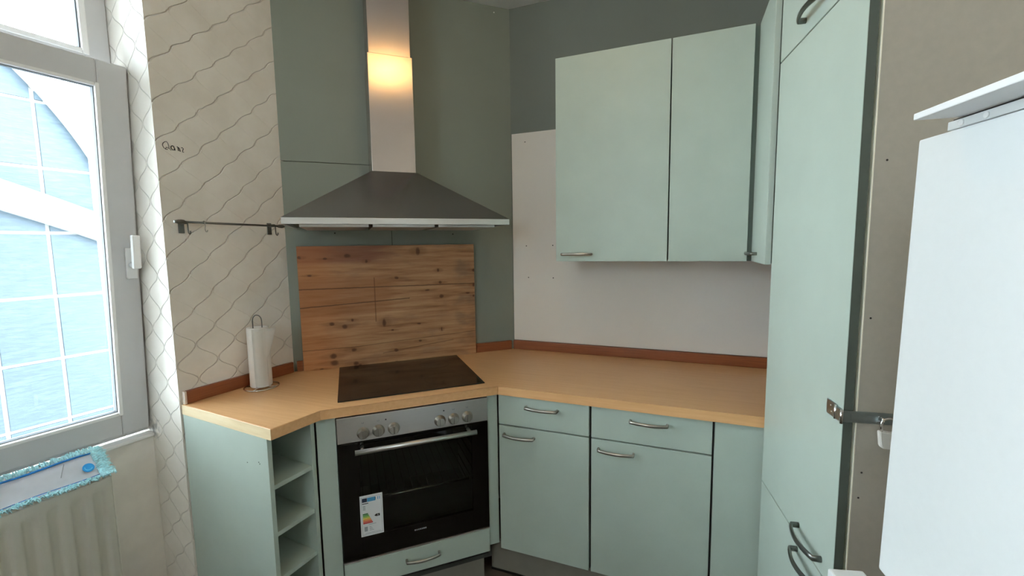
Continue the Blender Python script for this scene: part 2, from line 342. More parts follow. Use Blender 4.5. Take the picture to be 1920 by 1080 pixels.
# ------------------------------------------------------------------ the room
WE = .49                                            # where the left wall ends at the window niche
St('floor', 'floor', FW, lambda bm: box(bm, -1.6, 2.1, -4.3, .2, -.1, 0), 'dark grey-brown floor of the kitchen')
cpts = [(1.98, .12), (-.12, .12)] + [tuple(E + LU*-.12 + LN*-.12)] + [tuple(E + LN*-.40 + LU*.0), tuple(E + LU*3.4 + LN*-.40), (1.98, -4.15)]
St('ceiling', 'ceil', FW, lambda bm: prism(bm, cpts[::-1], H, H+.1), 'white ceiling just seen above the corner')
St('wall_back', 'back_paint', FW, lambda bm: box(bm, -.13, 1.98, 0, .12, 0, H), 'slate green painted wall behind the hanging cupboards')
wc = St('wall_corner', 'dark_gap', FD, lambda bm: box(bm, -.02, 1.20, -.12, -.011, 0, H), 'diagonal corner wall behind the extractor hood')
for (a0, a1, z0, z1) in ((.002, .664, 0, H-.002), (.667, 1.1535, 1.905, H-.002), (.667, 1.1535, 0, 1.9025)):
    wc.box('panel', 'corner_paint', a0, a1, -.011, 0, z0, z1, bev=.0015)
for a_, z_, mt_ in ((.936, 1.568, 'hole'), (.347, 1.561, 'hole'), (.09, 2.735, 'paper')):
    wc.part('screw_head', mt_, lambda bm: lathe(bm, (a_, 0, z_), (0, 1, 0), [(.0035, 0), (.003, .001)], 10))
wl = St('wall_left', 'wallpaper', FL, lambda bm: (box(bm, -.16, WE, -.40, 0, 0, H), box(bm, 1.65, 2.20, -.40, 0, 0, H), box(bm, 3.36, 3.55, -.40, 0, 0, H), box(bm, WE, 1.65, -.40, 0, 2.64, H), box(bm, 2.20, 3.36, -.40, 0, 2.64, H)), 'left wall in white embossed ogee wallpaper')
St('wall_niche', 'plaster', FL, lambda bm: box(bm, WE, 1.65, -.40, -.23, 0, .735), 'plain white parapet wall under the window')
St('wall_parapet', 'plaster', FL, lambda bm: box(bm, 2.20, 3.36, -.40, -.23, 0, .735), 'parapet wall under the added second window, out of the picture')
St('wall_right', 'room_paint', FW, lambda bm: box(bm, 1.86, 1.98, -4.15, 0, 0, H), 'right wall')
RX0, RX1, RZ0, RZ1 = 0.0, .60, 1.70, 2.40  # unseen rear window opening, added high up as fill light
St('wall_rear', 'room_paint', FW, lambda bm: (box(bm, -1.3, RX0, -4.27, -4.15, 0, H), box(bm, RX1, 1.98, -4.27, -4.15, 0, H), box(bm, RX0, RX1, -4.27, -4.15, 0, RZ0), box(bm, RX0, RX1, -4.27, -4.15, RZ1, H)), 'rear wall behind the viewer')
w3 = St('added_window_3', 'pvc', FW, lambda bm: (box(bm, RX0, RX0+.06, -4.25, -4.19, RZ0, RZ1), box(bm, RX1-.06, RX1, -4.25, -4.19, RZ0, RZ1), box(bm, RX0+.06, RX1-.06, -4.25, -4.19, RZ0, RZ0+.06), box(bm, RX0+.06, RX1-.06, -4.25, -4.19, RZ1-.06, RZ1)), 'high window added to the rear wall behind the viewer for daylight', 'window')
w3.box('glass_pane', 'glass', RX0+.05, RX1-.05, -4.225, -4.221, RZ0+.05, RZ1-.05)
St('trim_1', 'pvc_white', FL, lambda bm: box(bm, WE+.001, 1.65, -.262, -.212, .737, .750, bev=.003), 'white window sill edge above the radiator', 'sill')
# handwritten word on the wallpaper
def hand(bm):
    def stroke(p, r=.0011): tube(bm, [(a, .0006, z) for a, z in p], r, 6, .0006, refv=(0, 1, 0))
    stroke([(.452,1.870),(.458,1.869),(.464,1.873),(.468,1.882),(.466,1.890),(.460,1.896),(.454,1.898),(.450,1.892),(.448,1.882),(.447,1.875),(.441,1.868)])
    stroke([(.459,1.869),(.457,1.876),(.452,1.877),(.449,1.873)])
    stroke([(.432,1.885),(.437,1.886),(.441,1.882),(.441,1.876),(.437,1.871),(.431,1.872),(.429,1.877),(.432,1.885),(.428,1.870)], .0017)
    stroke([(.421,1.886),(.418,1.883),(.417,1.870)], .0016); stroke([(.418,1.884),(.414,1.881),(.411,1.869)], .0016)
    stroke([(.407,1.884),(.403,1.885),(.400,1.882),(.403,1.873),(.404,1.869),(.399,1.869)], .0013)
wl.part('handwritten_word', 'marker', hand, label='small word handwritten in black marker')

# ------------------------------------------------------------------ window
def build_window(name, FL, text, tilt=False, wide=True):
    w1 = St(name, 'pvc', FL, lambda bm: (
        box(bm, WE+.002, .565, -.335, -.262, .755, 2.638, bev=.003), box(bm, 1.575, 1.648, -.335, -.262, .755, 2.638, bev=.003),
        box(bm, .565, 1.575, -.335, -.262, .755, .80, bev=.003), box(bm, .565, 1.575, -.335, -.262, 2.575, 2.638, bev=.003),
        box(bm, .565, 1.575, -.335, -.262, 2.135, 2.232, bev=.003)), text, 'window')
    def rim(bm, a0, a1, z0, z1, wd, b0, b1, bev=.003):
        box(bm, a0, a0+wd, b0, b1, z0, z1, bev=bev); box(bm, a1-wd, a1, b0, b1, z0, z1, bev=bev)
        box(bm, a0+wd, a1-wd, b0, b1, z0, z0+wd, bev=bev); box(bm, a0+wd, a1-wd, b0, b1, z1-wd, z1, bev=bev)
    for i, (a0, a1) in enumerate(((.496, 1.068), (1.072, 1.646))):
        sash = w1.part('sash', 'pvc', lambda bm: rim(bm, a0, a1, .772, 2.177, .088, -.30, -.236, .005))
        if i == 0 and tilt:      # the near sash stands tilted inwards at the top, its handle pointing up
            pv = Vector((0, -.236, .772)); tm = Matrix.Translation(pv) @ Matrix.Rotation(-math.radians(3.9), 4, 'X') @ Matrix.Translation(-pv); sash.matrix_local = tm
            tilted = sash
        w1.part('glazing_bead', 'pvc_white', lambda bm: rim(bm, a0+.080, a1-.080, .852, 2.097, .014, -.258, -.2355, .004), sash)
        w1.part('gasket', 'rubber', lambda bm: rim(bm, a0+.094, a1-.094, .866, 2.083, .0025, -.270, -.250, 0), sash)
        w1.box('glass_pane', 'glass', a0+.088, a1-.088, -.276, -.272, .860, 2.089, parent=sash)
    up_ = w1.part('upper_light', 'pvc_white', lambda bm: rim(bm, .552, 1.588, 2.219, 2.588, .020, -.30, -.2605, .004))
    w1.part('gasket', 'rubber', lambda bm: rim(bm, .572, 1.568, 2.239, 2.568, .004, -.30, -.275, 0), up_)
    w1.box('glass_pane', 'glass', .57, 1.57, -.294, -.290, 2.237, 2.57, parent=up_)
    hp_ = tilted if tilt else None
    hd = w1.box('window_handle', 'pvc_white', .505, .540, -.236, -.224, 1.390, 1.510, parent=hp_, bev=.004, label='white lever handle on the sash')
    if not tilt: hp_ = hd
    w1.part('spindle', 'pvc', lambda bm: lathe(bm, (.522, -.226, 1.445), (0, 1, 0), [(.012, 0), (.011, .03)], 16), hp_)
    w1.box('lever', 'pvc_white', .509, .535, -.200, -.181, 1.432, 1.560, parent=hp_, bev=.005)
    # a dirty line between sash and reveal
build_window('window_1', FL, 'white plastic window in the niche left of the wallpapered wall', True)
build_window('added_window_2', FL @ Matrix.Translation((1.71, 0, 0)), 'second window added to the left wall for daylight, out of the picture')  # unseen window, added for more daylight on the right-hand fronts

# ------------------------------------------------------------------ neighbouring building outside
def build_facade():
    B = -2.8; cs, cz, R = 1.98, 1.198, 2.60
    outer = [(cs+R*math.cos(a), cz+R*math.sin(a)) for a in [math.pi*i/64 for i in range(65)]]
    SE = 1.30     # building cut short here to let sky light into the added left window
    cut = lambda P: [(SE, -1.0)] + [p for p in P if p[0] < SE] + [(P[-1][0], -1.0)]
    outer = cut(outer)
    def clip(poly, conv):
        out = poly
        for i in range(len(conv)):
            A, Bp = conv[i], conv[(i+1) % len(conv)]; inp, out = out, []
            if not inp: return []
            f = lambda p: (Bp[0]-A[0])*(p[1]-A[1]) - (Bp[1]-A[1])*(p[0]-A[0])
            for j in range(len(inp)):
                p, q = inp[j-1], inp[j]; fp, fq = f(p), f(q)
                if fp*fq < 0: t = fp/(fp-fq); out.append((p[0]+(q[0]-p[0])*t, p[1]+(q[1]-p[1])*t))
                if fq >= 0: out.append(q)
        return out
    def slab(bm, poly, b0, b1):
        lo = [bm.verts.new((p[0], b0, p[1])) for p in poly]; hi = [bm.verts.new((p[0], b1, p[1])) for p in poly]; n = len(poly)
        bm.faces.new(hi); bm.faces.new(lo[::-1])
        for i in range(n): bm.faces.new((lo[i], lo[(i+1) % n], hi[(i+1) % n], hi[i]))
    th = Th('neighbouring_building', 'arched building of blue-grey panels with white joints seen through the window', 'building', FL, (1.0, B, -1.0))
    th.part('backing_wall', 'corn', lambda bm: slab(bm, outer, B-.20, B-.02))
    inner = [(cs+(R-.07)*math.cos(a), cz+(R-.07)*math.sin(a)) for a in [math.pi*i/64 for i in range(65)]]; inner = cut(inner)
    for i in range(-2, 8):
        for j in range(-4, 6):
            a0, a1 = -.020+.333*i+.013, -.020+.333*(i+1)-.013; z0, z1 = 1.151+.491*j+.012, 1.151+.491*(j+1)-.012
            p = clip([(a0, z0), (a1, z0), (a1, z1), (a0, z1)], inner)
            if len(p) > 2: th.part('panel', 'tile', lambda bm: slab(bm, p, B-.04, B-.004+random.uniform(-.004, .004)))
    def arc(bm, c0, c1, Rr, a0, a1, r_in, r_out, b0, b1, n=40):
        prev = None
        for i in range(n+1):
            a = a0+(a1-a0)*i/n; d = (math.cos(a), math.sin(a)); ring = [bm.verts.new((c0+d[0]*r, b, c1+d[1]*r)) for r, b in ((r_in, b0), (r_out, b0), (r_out, b1), (r_in, b1))]
            if prev:
                for k in range(4): bm.faces.new((prev[k], prev[(k+1) % 4], ring[(k+1) % 4], ring[k]))
            else: bm.faces.new(ring)
            prev = ring
        bm.faces.new(prev[::-1])
    th.part('gable_moulding', 'corn', lambda bm: arc(bm, cs, cz, 0, math.pi/2+.264, math.pi-.02, R-.09, R+.03, B-.2, B+.06))
    c0, c1, RR = 3.69, -7.16, 9.80
    a1 = math.pi/2 + .44; a0 = math.pi/2+.246
    th.part('cornice', 'corn', lambda bm: (arc(bm, c0, c1, 0, a0, a1, RR-.075, RR, B-.02, B+.14), arc(bm, c0, c1, 0, a0, a1, RR-.135, RR-.075, B-.02, B+.09), arc(bm, c0, c1, 0, a0, a1, RR-.19, RR-.135, B-.02, B+.05)))
build_facade()
St('courtyard_ground', 'court', FL, lambda bm: box(bm, -3, 5, -6, -.42, -1.2, -1.0), 'paved courtyard outside the window', 'ground')

# ------------------------------------------------------------------ worktop and upstands
Q = lambda fr, a, b: tuple((fr @ Vector((a, b, 0)))[:2])
def build_worktop():
    pts = [Q(FL, .484, .003), Q(FL, .484, .540), Q(FD, 1.007, .605), Q(FD, .313, .605)]
    pts += [(1.150, -.667), (1.172, -.6655), (1.84, -.573), (1.84, -.003), (-.0005, -.003), Q(FD, 1.1505, .003)]
    th = Th('worktop', 'beech effect worktop running round the corner from window side to tall cupboard', 'worktop', FW, (.1, -.35, .862))
    th.part('slab', 'beech', lambda bm: prism(bm, pts, .862, .900, .004))
    e0 = [Q(FL, .484, .003), Q(FL, .4855, .003), Q(FL, .4855, .541), Q(FL, .484, .541)]
    th.part('edge_band', 'beech_side', lambda bm: prism(bm, e0, .862, .8995), label='pale cream edge band on the open left end')
build_worktop()
u1 = Th('upstand', 'long reddish brown upstand below the white splashback', 'upstand', FW, (.9, -.01, .9))
u1.box('strip', 'upst', .012, 1.80, -.020, -.001, .9003, .951, bev=.003); u1.box('end_strip', 'upst', .004, .012, -.020, -.001, .9003, .951)
u2 = Th('upstand', 'reddish brown upstand on the left wall behind the paper towels', 'upstand', FL, (.25, .01, .9))
u2.box('strip', 'upst', .012, .472, .001, .019, .9003, .951, bev=.003); u2.box('end_cap', 'cap', .472, .480, .001, .019, .9003, .951, bev=.001, label='pale end cap')
u3 = Th('upstand', 'short brown upstand piece right of the pine board', 'upstand', FD, (.12, .01, .9)); u3.box('strip', 'upst', .022, .234, .001, .020, .9003, .951, bev=.003); u3.box('end_cap', 'upst', .234, .237, .001, .020, .9003, .951)
u4 = Th('upstand', 'tiny brown upstand piece left of the pine board', 'upstand', FD, (1.128, .01, .9)); u4.box('strip', 'upst', 1.113, 1.138, .001, .018, .9003, .951, bev=.002); u4.box('end_cap', 'upst', 1.111, 1.113, .001, .018, .9003, .951)

# ------------------------------------------------------------------ splashback
sp = Th('splashback', 'white glossy splashback board on the back wall under the hanging cupboards', 'splashback', FW, (.9, -.004, .953))
sp.box('board', 'splash', .004, 1.82, -.008, -.0005, .953, 2.108, bev=.001)
for x, z in ((.084, 1.492), (.237, 1.493), (.095, 1.315), (.239, 1.314), (.082, 2.059)):
    sp.part('drill_hole', 'hole', lambda bm: lathe(bm, (x, -.0079, z), (0, -1, 0), [(.0032, 0), (.0032, .0003)], 10))

# ------------------------------------------------------------------ base cupboards along the back wall
def base_unit(x0, x1, label, hd, hr):
    th = Th('base_cabinet', label, 'cabinet', FW, ((x0+x1)/2, -.33, .15), 'drawer base cabinets under the worktop')
    def car(bm):
        box(bm, x0, x0+.016, -.626, -.012, .15, .860); box(bm, x1-.016, x1, -.626, -.012, .15, .860); box(bm, x0+.016, x1-.016, -.626, -.012, .15, .166)
        box(bm, x0+.016, x1-.016, -.024, -.012, .166, .860); box(bm, x0+.016, x1-.016, -.626, -.55, .840, .860); box(bm, x0+.016, x1-.016, -.626, -.10, .716, .732)
    th.part('carcass', 'dark_gap', car)
    d = th.box('drawer', 'sage', x0+.003, x1-.003, -.647, -.629, .7295, .8585, bev=.0018)
    th.part('handle', 'nickel', lambda bm: bow(bm, (hd[0], -.647, .819), (hd[1], -.647, .819), (0, -1, 0)), d)
    d = th.box('door', 'sage', x0+.003, x1-.003, -.647, -.629, .153, .7235, bev=.0018)
    th.part('handle', 'nickel', lambda bm: bow(bm, (hr[0], -.647, .686), (hr[1], -.647, .686), (0, -1, 0)), d)
base_unit(.170, .568, 'narrower sage green base cabinet with drawer, next to the oven', (.300, .434), (.199, .333))
base_unit(.571, 1.0145, 'wider sage green base cabinet with drawer, second from the oven', (.724, .858), (.604, .738))
fl = Th('filler_panel', 'plain sage green filler panel between wide base cabinet and tall cupboard', 'panel', FW, (1.09, -.64, .15))
fl.box('board', 'sage', 1.019, 1.285, -.647, -.629, .153, .8585, bev=.0018); fl.box('back_rail', 'dark_gap', 1.0155, 1.20, -.628, -.610, .15, .860)
pl = Th('plinth', 'grey plinth board under the back wall base cabinets', 'plinth', FW, (.6, -.59, 0)); pl.box('board', 'plinth', .105, 1.150, -.600, -.585, .004, .149, bev=.001); pl.box('seal', 'black', .105, 1.150, -.603, -.600, .0005, .010)

# ------------------------------------------------------------------ corner oven housing, oven, hob
ho = Th('oven_housing', 'sage green corner housing around the oven with a pan drawer', 'cabinet', FD, (.656, .30, 0))
ho.part('carcass', 'dark_gap', lambda bm: (box(bm, .340, .356, .05, .560, .10, .860), box(bm, .957, .973, .05, .560, .10, .860), box(bm, .356, .957, .05, .560, .10, .118), box(bm, .356, .957, .10, .560, .252, .266)))
ho.box('filler', 'sage', .308, .353, .561, .579, .168, .8605, bev=.0015); ho.box('filler', 'sage', .9585, 1.026, .561, .579, .10, .8605, bev=.0015)
dr = ho.box('drawer', 'sage', .357, .955, .574, .593, .151, .259, bev=.0018)
ho.part('handle', 'nickel', lambda bm: bow(bm, (.583, .593, .2125), (.717, .593, .2125), (0, 1, 0)), dr)
ho.box('plinth_board', 'plinth', .374, .950, .535, .550, .004, .149)
ho.box('trim_strip', 'panel_steel', .3565, .9555, .572, .594, .2605, .2655, bev=.001)
def build_oven():
    ov = Th('oven', 'black glass built-in oven with steel control panel and energy label', 'oven', FD, (.656, .40, .27))
    ov.part('body', 'cavity', lambda bm: (box(bm, .368, .376, .10, .572, .2705, .845), box(bm, .936, .944, .10, .572, .2705, .845), box(bm, .376, .936, .10, .108, .2705, .845), box(bm, .376, .936, .108, .572, .2705, .30), box(bm, .376, .936, .108, .572, .755, .845)))
    cp = ov.box('control_panel', 'panel_steel', .357, .955, .573, .594, .751, .852, bev=.002)
    for a in (.861, .804, .746, .562, .505, .447):
        k = ov.part('knob', 'nickel', lambda bm: (lathe(bm, (a, .594, .783), (0, 1, 0), [(.0235, 0), (.0235, .002), (.020, .003), (.0185, .019), (.017, .021), (.0168, .0212)], 28), box(bm, a-.0035, a+.0035, .600, .618, .767, .799, bev=.002)), cp)
    for a, z in ((.775, .823), (.545, .823)): ov.part('indicator_lamp', 'black', lambda bm: lathe(bm, (a, .5938, z), (0, 1, 0), [(.0032, 0), (.0028, .0012)], 12), cp)
    for a in (.861, .804, .505, .447): ov.part('symbol', 'label_grey', lambda bm: (box(bm, a-.004, a+.004, .594, .5943, .820, .8215), box(bm, a-.004, a-.0025, .594, .5943, .8215, .826), box(bm, a+.0025, a+.004, .594, .5943, .8215, .826)), cp)
    def door(bm):
        a0, a1, z0, z1 = .357, .955, .268, .747; A0, A1, Z0, Z1 = .428, .880, .358, .705
        box(bm, a0, A0, .574, .592, z0, z1, bev=.0015); box(bm, A1, a1, .574, .592, z0, z1, bev=.0015); box(bm, A0, A1, .574, .592, z0, Z0, bev=.0008); box(bm, A0, A1, .574, .592, Z1, z1, bev=.0008)
    d = ov.part('door', 'black_glass', door)
    ov.box('window_pane', 'oven_glass', .4275, .8805, .586, .5915, .3575, .7055, parent=d)
    ov.part('handle', 'panel_steel', lambda bm: (tube(bm, [(.419, .638, .7275), (.894, .638, .7275)], .0098, 18), tube(bm, [(.445, .592, .7275), (.445, .636, .7275)], .007, 10), tube(bm, [(.868, .592, .7275), (.868, .636, .7275)], .007, 10)), d)
    ov.part('brand_mark', 'label_grey', lambda bm: [box(bm, .632+i*.0072, .632+i*.0072+.0052, .592, .5923, .3305, .3365) for i in range(7)], d)
    ov.part('oven_rack', 'chrome', lambda bm: (tube(bm, [(.44, .570, .497), (.872, .570, .497)], 0.0055, 8), tube(bm, [(.44, .14, .497), (.872, .14, .497)], .003, 8), [tube(bm, [(.45+i*.0325, .14, .499), (.45+i*.0325, .560, .499)], .0016, 6) for i in range(14)]))
    for a_ in (.385, .927): ov.part('side_rail', 'chrome', lambda bm: ([tube(bm, [(a_, .15, z), (a_, .54, z)], .003, 6) for z in (.40, .46, .52, .58, .64)], tube(bm, [(a_, .54, .38), (a_, .54, .66)], .003, 6)))
    b = .5935
    lb = ov.box('energy_label', 'label_paper', .801, .8865, .592, b, .359, .5275)
    def pr(name, mat, a0, a1, z0, z1): ov.box(name, mat, .8865-a1, .8865-a0, b, b+.0003, z0, z1, parent=lb)
    pr('border_line', 'label_grey', .0045, .0055, .365, .521); pr('border_line', 'label_grey', .080, .081, .365, .521); pr('border_line', 'label_grey', .0055, .080, .365, .366); pr('border_line', 'label_grey', .0055, .080, .5195, .5205)
    pr('flag_block', 'label_navy', .008, .027, .5005, .5165); pr('header_band', 'label_blue', .0275, .0585, .5005, .5165); pr('header_text', 'label_navy', .0575, .0595, .5035, .5155); pr('header_text', 'label_blue', .0665, .069, .5035, .5155); pr('header_text', 'label_blue', .073, .0755, .5035, .5155)
    pr('brand_line', 'black', .008, .0315, .493, .496); 
    for i in range(4): pr('text_line', 'label_grey', .010, .020, .468+i*.005, .4705+i*.005)
    for i, mt in enumerate(('g1', 'g2', 'g3', 'y', 'o1', 'o2', 'r')):
        z = .4535-i*.0062; pr('rating_bar', mt, .009, .0285+i*.0028, z-.0052, z)
    ov.part('rating_arrow', 'black', lambda bm: prism_b(bm, [(.8865-.052, .4385), (.8865-.058, .4435), (.8865-.073, .4435), (.8865-.073, .4335), (.8865-.058, .4335)], b, b+.0004), lb)
    def arrow_letter(bm):
        for (x0, z0, x1, z1) in ((.0635, .4355, .0655, .4415), (.0655, .4415, .0675, .4355), (.0642, .4378, .0668, .4378)):
            tube(bm, [(.8865-x0, b+.0004, z0), (.8865-x1, b+.0004, z1)], .0005, 5, .0003, refv=(0, 1, 0))
    ov.part('rating_letter', 'label_paper', arrow_letter, lb)
    pr('text_line', 'label_grey', .030, .058, .405, .4065)
    pr('symbol', 'label_grey', .013, .025, .379, .398)
    for i in range(4): pr('text_line', 'label_grey', .032, .048-i*.003, .380+i*.005, .3815+i*.005)
    pr('text_line', 'label_grey', .016, .074, .370, .3712)
def prism_b(bm, pts, b0, b1):
    lo = [bm.verts.new((p[0], b0, p[1])) for p in pts]; hi = [bm.verts.new((p[0], b1, p[1])) for p in pts]; n = len(pts)
    bm.faces.new(hi); bm.faces.new(lo[::-1])
    for i in range(n): bm.faces.new((lo[i], lo[(i+1) % n], hi[(i+1) % n], hi[i]))
build_oven()
hb = Th('hob', 'flat black glass hob set in the worktop in front of the pine board', 'hob', FD, (.650, .30, .9))
hb.part('glass_top', 'hob_glass', lambda bm: box(bm, .3525, .9475, .034, .551, .9004, .9045, bev=.0015))
def ring(bm, a, n_, r):
    for rr in (r, r*.97):
        pass
    k = 40; A = [bm.verts.new((a+r*math.cos(2*math.pi*i/k), n_+r*math.sin(2*math.pi*i/k), .90465)) for i in range(k)]; Bq = [bm.verts.new((a+(r-.002)*math.cos(2*math.pi*i/k), n_+(r-.002)*math.sin(2*math.pi*i/k), .90465)) for i in range(k)]
    for i in range(k): bm.faces.new((A[i], A[(i+1) % k], Bq[(i+1) % k], Bq[i]))
for a, n_, r in ((.50, .42, .09), (.80, .42, .075), (.50, .17, .075), (.80, .17, .09)): hb.part('cooking_zone', 'zone', lambda bm: ring(bm, a, n_, r))

# ------------------------------------------------------------------ open shelf unit at the window end
sh = Th('open_shelf_unit', 'narrow open shelf unit with pale green side at the window end of the worktop', 'shelf unit', FL, (.394, .26, 0))
sh.box('side_panel', 'sage', .4685, .4845, .004, .517, .002, .8605, bev=.001, label='broad outer side panel facing the window'); sh.box('side_panel', 'sage', .302, .318, .004, .517, .002, .8605, bev=.001)
sh.box('back_panel', 'sage_dark', .318, .4685, .006, .014, .10, .8605); sh.box('bottom_panel', 'sage', .318, .4685, .014, .512, .10, .118)  # back panel and top rail in darker sage, inner shade put into colour
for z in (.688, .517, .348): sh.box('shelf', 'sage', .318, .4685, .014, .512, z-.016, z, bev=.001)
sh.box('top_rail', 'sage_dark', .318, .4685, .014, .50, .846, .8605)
for a, z in ((.465, .77), (.47, .765), (.40, .755)): sh.part('drill_hole', 'hole', lambda bm: lathe(bm, (.4846, a, z), (1, 0, 0), [(.0022, 0), (.0022, .0003)], 8))

# ------------------------------------------------------------------ hanging cupboards
ZB, ZT = 1.419, 2.322
w1 = Th('wall_cabinet', 'sage green hanging cupboard with one door, left above the worktop', 'cabinet', FW, (.59, -.17, ZB), 'hanging cupboards')
w1.part('carcass', 'sage_dark', lambda bm: box(bm, .352, .836, -.329, -.009, ZB+.001, ZT-.001))
d = w1.box('door', 'sage', .350, .8365, -.350, -.332, ZB, ZT, bev=.0018)
w1.part('handle', 'nickel', lambda bm: bow(bm, (.380, -.350, 1.452), (.515, -.350, 1.452), (0, -1, 0)), d)
w2 = Th('wall_cabinet', 'sage green corner hanging cupboard with two folding doors beside the tall cupboard', 'cabinet', FW, (1.2, -.25, ZB), 'hanging cupboards')
w2.part('carcass', 'sage_dark', lambda bm: prism(bm, [(.841, -.009), (.841, -.329), (1.178, -.329), (1.178, -.56), (1.80, -.48), (1.80, -.009)], ZB+.001, ZT-.001))
w2.box('door', 'sage', .8415, 1.137, -.350, -.332, ZB, ZT, bev=.0018)
d = w2.box('door', 'sage', 1.154, 1.172, -.640, -.341, ZB, ZT, bev=.0018)
w2.part('handle', 'gun', lambda bm: bow(bm, (1.154, -.352, 1.452), (1.154, -.470, 1.452), (-1, 0, 0)), d)

# ------------------------------------------------------------------ tall cupboard
def build_tall():
    th = Th('tall_cabinet', 'tall sage green cupboard with three doors and a padlocked hasp', 'cabinet', FT, (.25, .30, 0))
    th.part('carcass', 'carcass_in', lambda bm: box(bm, .001, .478, .026, .575, .10, 2.317))
    sp_ = th.box('side_panel', 'beige_panel', .478, .495, .0265, .600, .004, 2.318, label='raw grey-beige side panel')
    th.box('edge_band', 'cream', .478, .4952, .0245, .0268, .004, 2.318, parent=sp_, label='cream edge band')
    for b, z in ((.043, 1.662), (.033, 1.328), (.036, .977), (.033, .917)): th.part('screw_hole', 'hole', lambda bm: lathe(bm, (.4951, b+.0065, z), (1, 0, 0), [(.0022, 0), (.0022, .0003)], 8), sp_)
    feet = ((.180, .322, 2.094), (.303, .436, .716), (.302, .434, .645))
    for (z0, z1), (h0, h1, hz) in zip(((2.054, 2.320), (.680, 2.050), (.102, .676)), feet):
        dd = th.box('door', 'sage', 0, .4935, 0, .019, z0, z1, bev=.0018)
        th.part('handle', 'gun', lambda bm: bow(bm, (h0, 0, hz), (h1, 0, hz), (0, -1, 0), .032, .008, .0045), dd)
        th.box('edge_strip', 'edge_green', .4933, .4945, .0008, .0185, z0+.001, z1-.001, parent=dd, label='dark grey-green door edge')
    th.box('plinth_board', 'plinth', .01, .478, .06, .075, .002, .098)
    hs = th.part('hasp', 'zinc', lambda bm: (box(bm, .425, .472, -.0035, -.0003, 1.088, 1.122, bev=.001), box(bm, .472, .497, -.006, -.0003, 1.090, 1.120, bev=.001)), label='zinc hasp wrapped round the door edge')
    th.part('strap', 'zinc', lambda bm: (box(bm, .4965, .4995, -.006, .092, 1.093, 1.119, bev=.0009), box(bm, .4990, .5005, .012, .055, 1.099, 1.113, bev=.0005)), hs)
    for a_, r_ in ((.498, .0035), (.470, .003)): th.part('hinge_pin', 'chrome', lambda bm: tube(bm, [(a_, -.005, 1.089), (a_, -.005, 1.121)], r_, 10), hs)
    for a_, z_ in ((.445, 1.112), (.450, 1.098)): th.part('screw', 'chrome', lambda bm: lathe(bm, (a_, -.0034, z_), (0, -1, 0), [(.0028, 0), (.002, .001)], 10), hs)
    th.part('staple', 'chrome', lambda bm: tube(bm, [(.497, .068, 1.110), (.510, .068, 1.110), (.513, .068, 1.105), (.510, .068, 1.100), (.497, .068, 1.100)], .002, 8), hs)
    pk = Th('padlock', 'small bright steel padlock hanging from the hasp on the tall cupboard', 'padlock', FT, (.508, .082, 1.04))
    def body(bm):
        pts = [(.062, 1.082), (.102, 1.080), (.104, 1.047), (.099, 1.043), (.070, 1.044), (.066, 1.048)]
        lo = [bm.verts.new((.5015, p[0], p[1])) for p in pts]; hi = [bm.verts.new((.5145, p[0], p[1])) for p in pts]; n = len(pts); bm.faces.new(hi); bm.faces.new(lo[::-1])
        for i in range(n): bm.faces.new((lo[i], lo[(i+1) % n], hi[(i+1) % n], hi[i]))
        bmesh.ops.bevel(bm, geom=list(bm.edges), offset=.0015, segments=2, affect='EDGES')
    pk.part('body', 'bright_metal', body)
    sh_ = [(.508, .068, 1.079), (.508, .067, 1.092)] + [(.508, .082-.015*math.cos(math.pi*i/10), 1.098+.013*math.sin(math.pi*i/10)) for i in range(11)] + [(.508, .097, 1.092), (.508, .097, 1.079)]
    pk.part('shackle', 'chrome', lambda bm: tube(bm, sh_, .0026, 10, refv=(1, 0, 0)))
build_tall()

# ------------------------------------------------------------------ refrigerator at the right edge
def build_fridge():
    th = Th('refrigerator', 'white refrigerator with overhanging lid at the right edge', 'refrigerator', FF, (.30, .30, 0), rot=Matrix.Rotation(math.radians(1.6), 4, 'Y'))
    o = lambda z: .012
    a0 = -.019
    th.part('cabinet', 'white_app', lambda bm: box(bm, a0+.045, .58, .052, .600, .03, 1.611, bev=.004))
    th.part('lid', 'lid_grey', lambda bm: (box(bm, .040, .60, -.040, .602, 1.6185, 1.6255, bev=.0012)))
    th.part('lid_gap_shade', 'black', lambda bm: box(bm, .030, .585, .003, .595, 1.6112, 1.6184))  # black block stands in for the shaded gap under the lid
    du = th.part('upper_door', 'white_app', lambda bm: box(bm, a0, .575, 0, .045, 1.0405, 1.607, bev=.003))
    hp = th.part('hinge_cover', 'white_app', lambda bm: box(bm, .026, .50, .0005, .045, 1.6075, 1.6168, bev=.001))
    for a in (.046, .078): th.part('rivet', 'lid_grey', lambda bm: lathe(bm, (a, .0006, 1.612), (0, -1, 0), [(.0036, 0), (.0030, .0012)], 12), hp)
    ang = math.radians(6.2)
    def low(bm):
        box(bm, a0, .575, 0, .045, .10, 1.036, bev=.003)
        bmesh.ops.rotate(bm, verts=bm.verts, cent=(.575, .045, 0), matrix=Matrix.Rotation(ang, 3, 'Z'))
    th.part('lower_door', 'white_app', low, label='lower door standing slightly ajar')
    th.part('foot', 'black', lambda bm: lathe(bm, (.08, .12, .0), (0, 0, 1), [(.02, 0), (.02, .03)], 14)); th.part('foot', 'black', lambda bm: lathe(bm, (.53, .12, .0), (0, 0, 1), [(.02, 0), (.02, .03)], 14))
build_fridge()

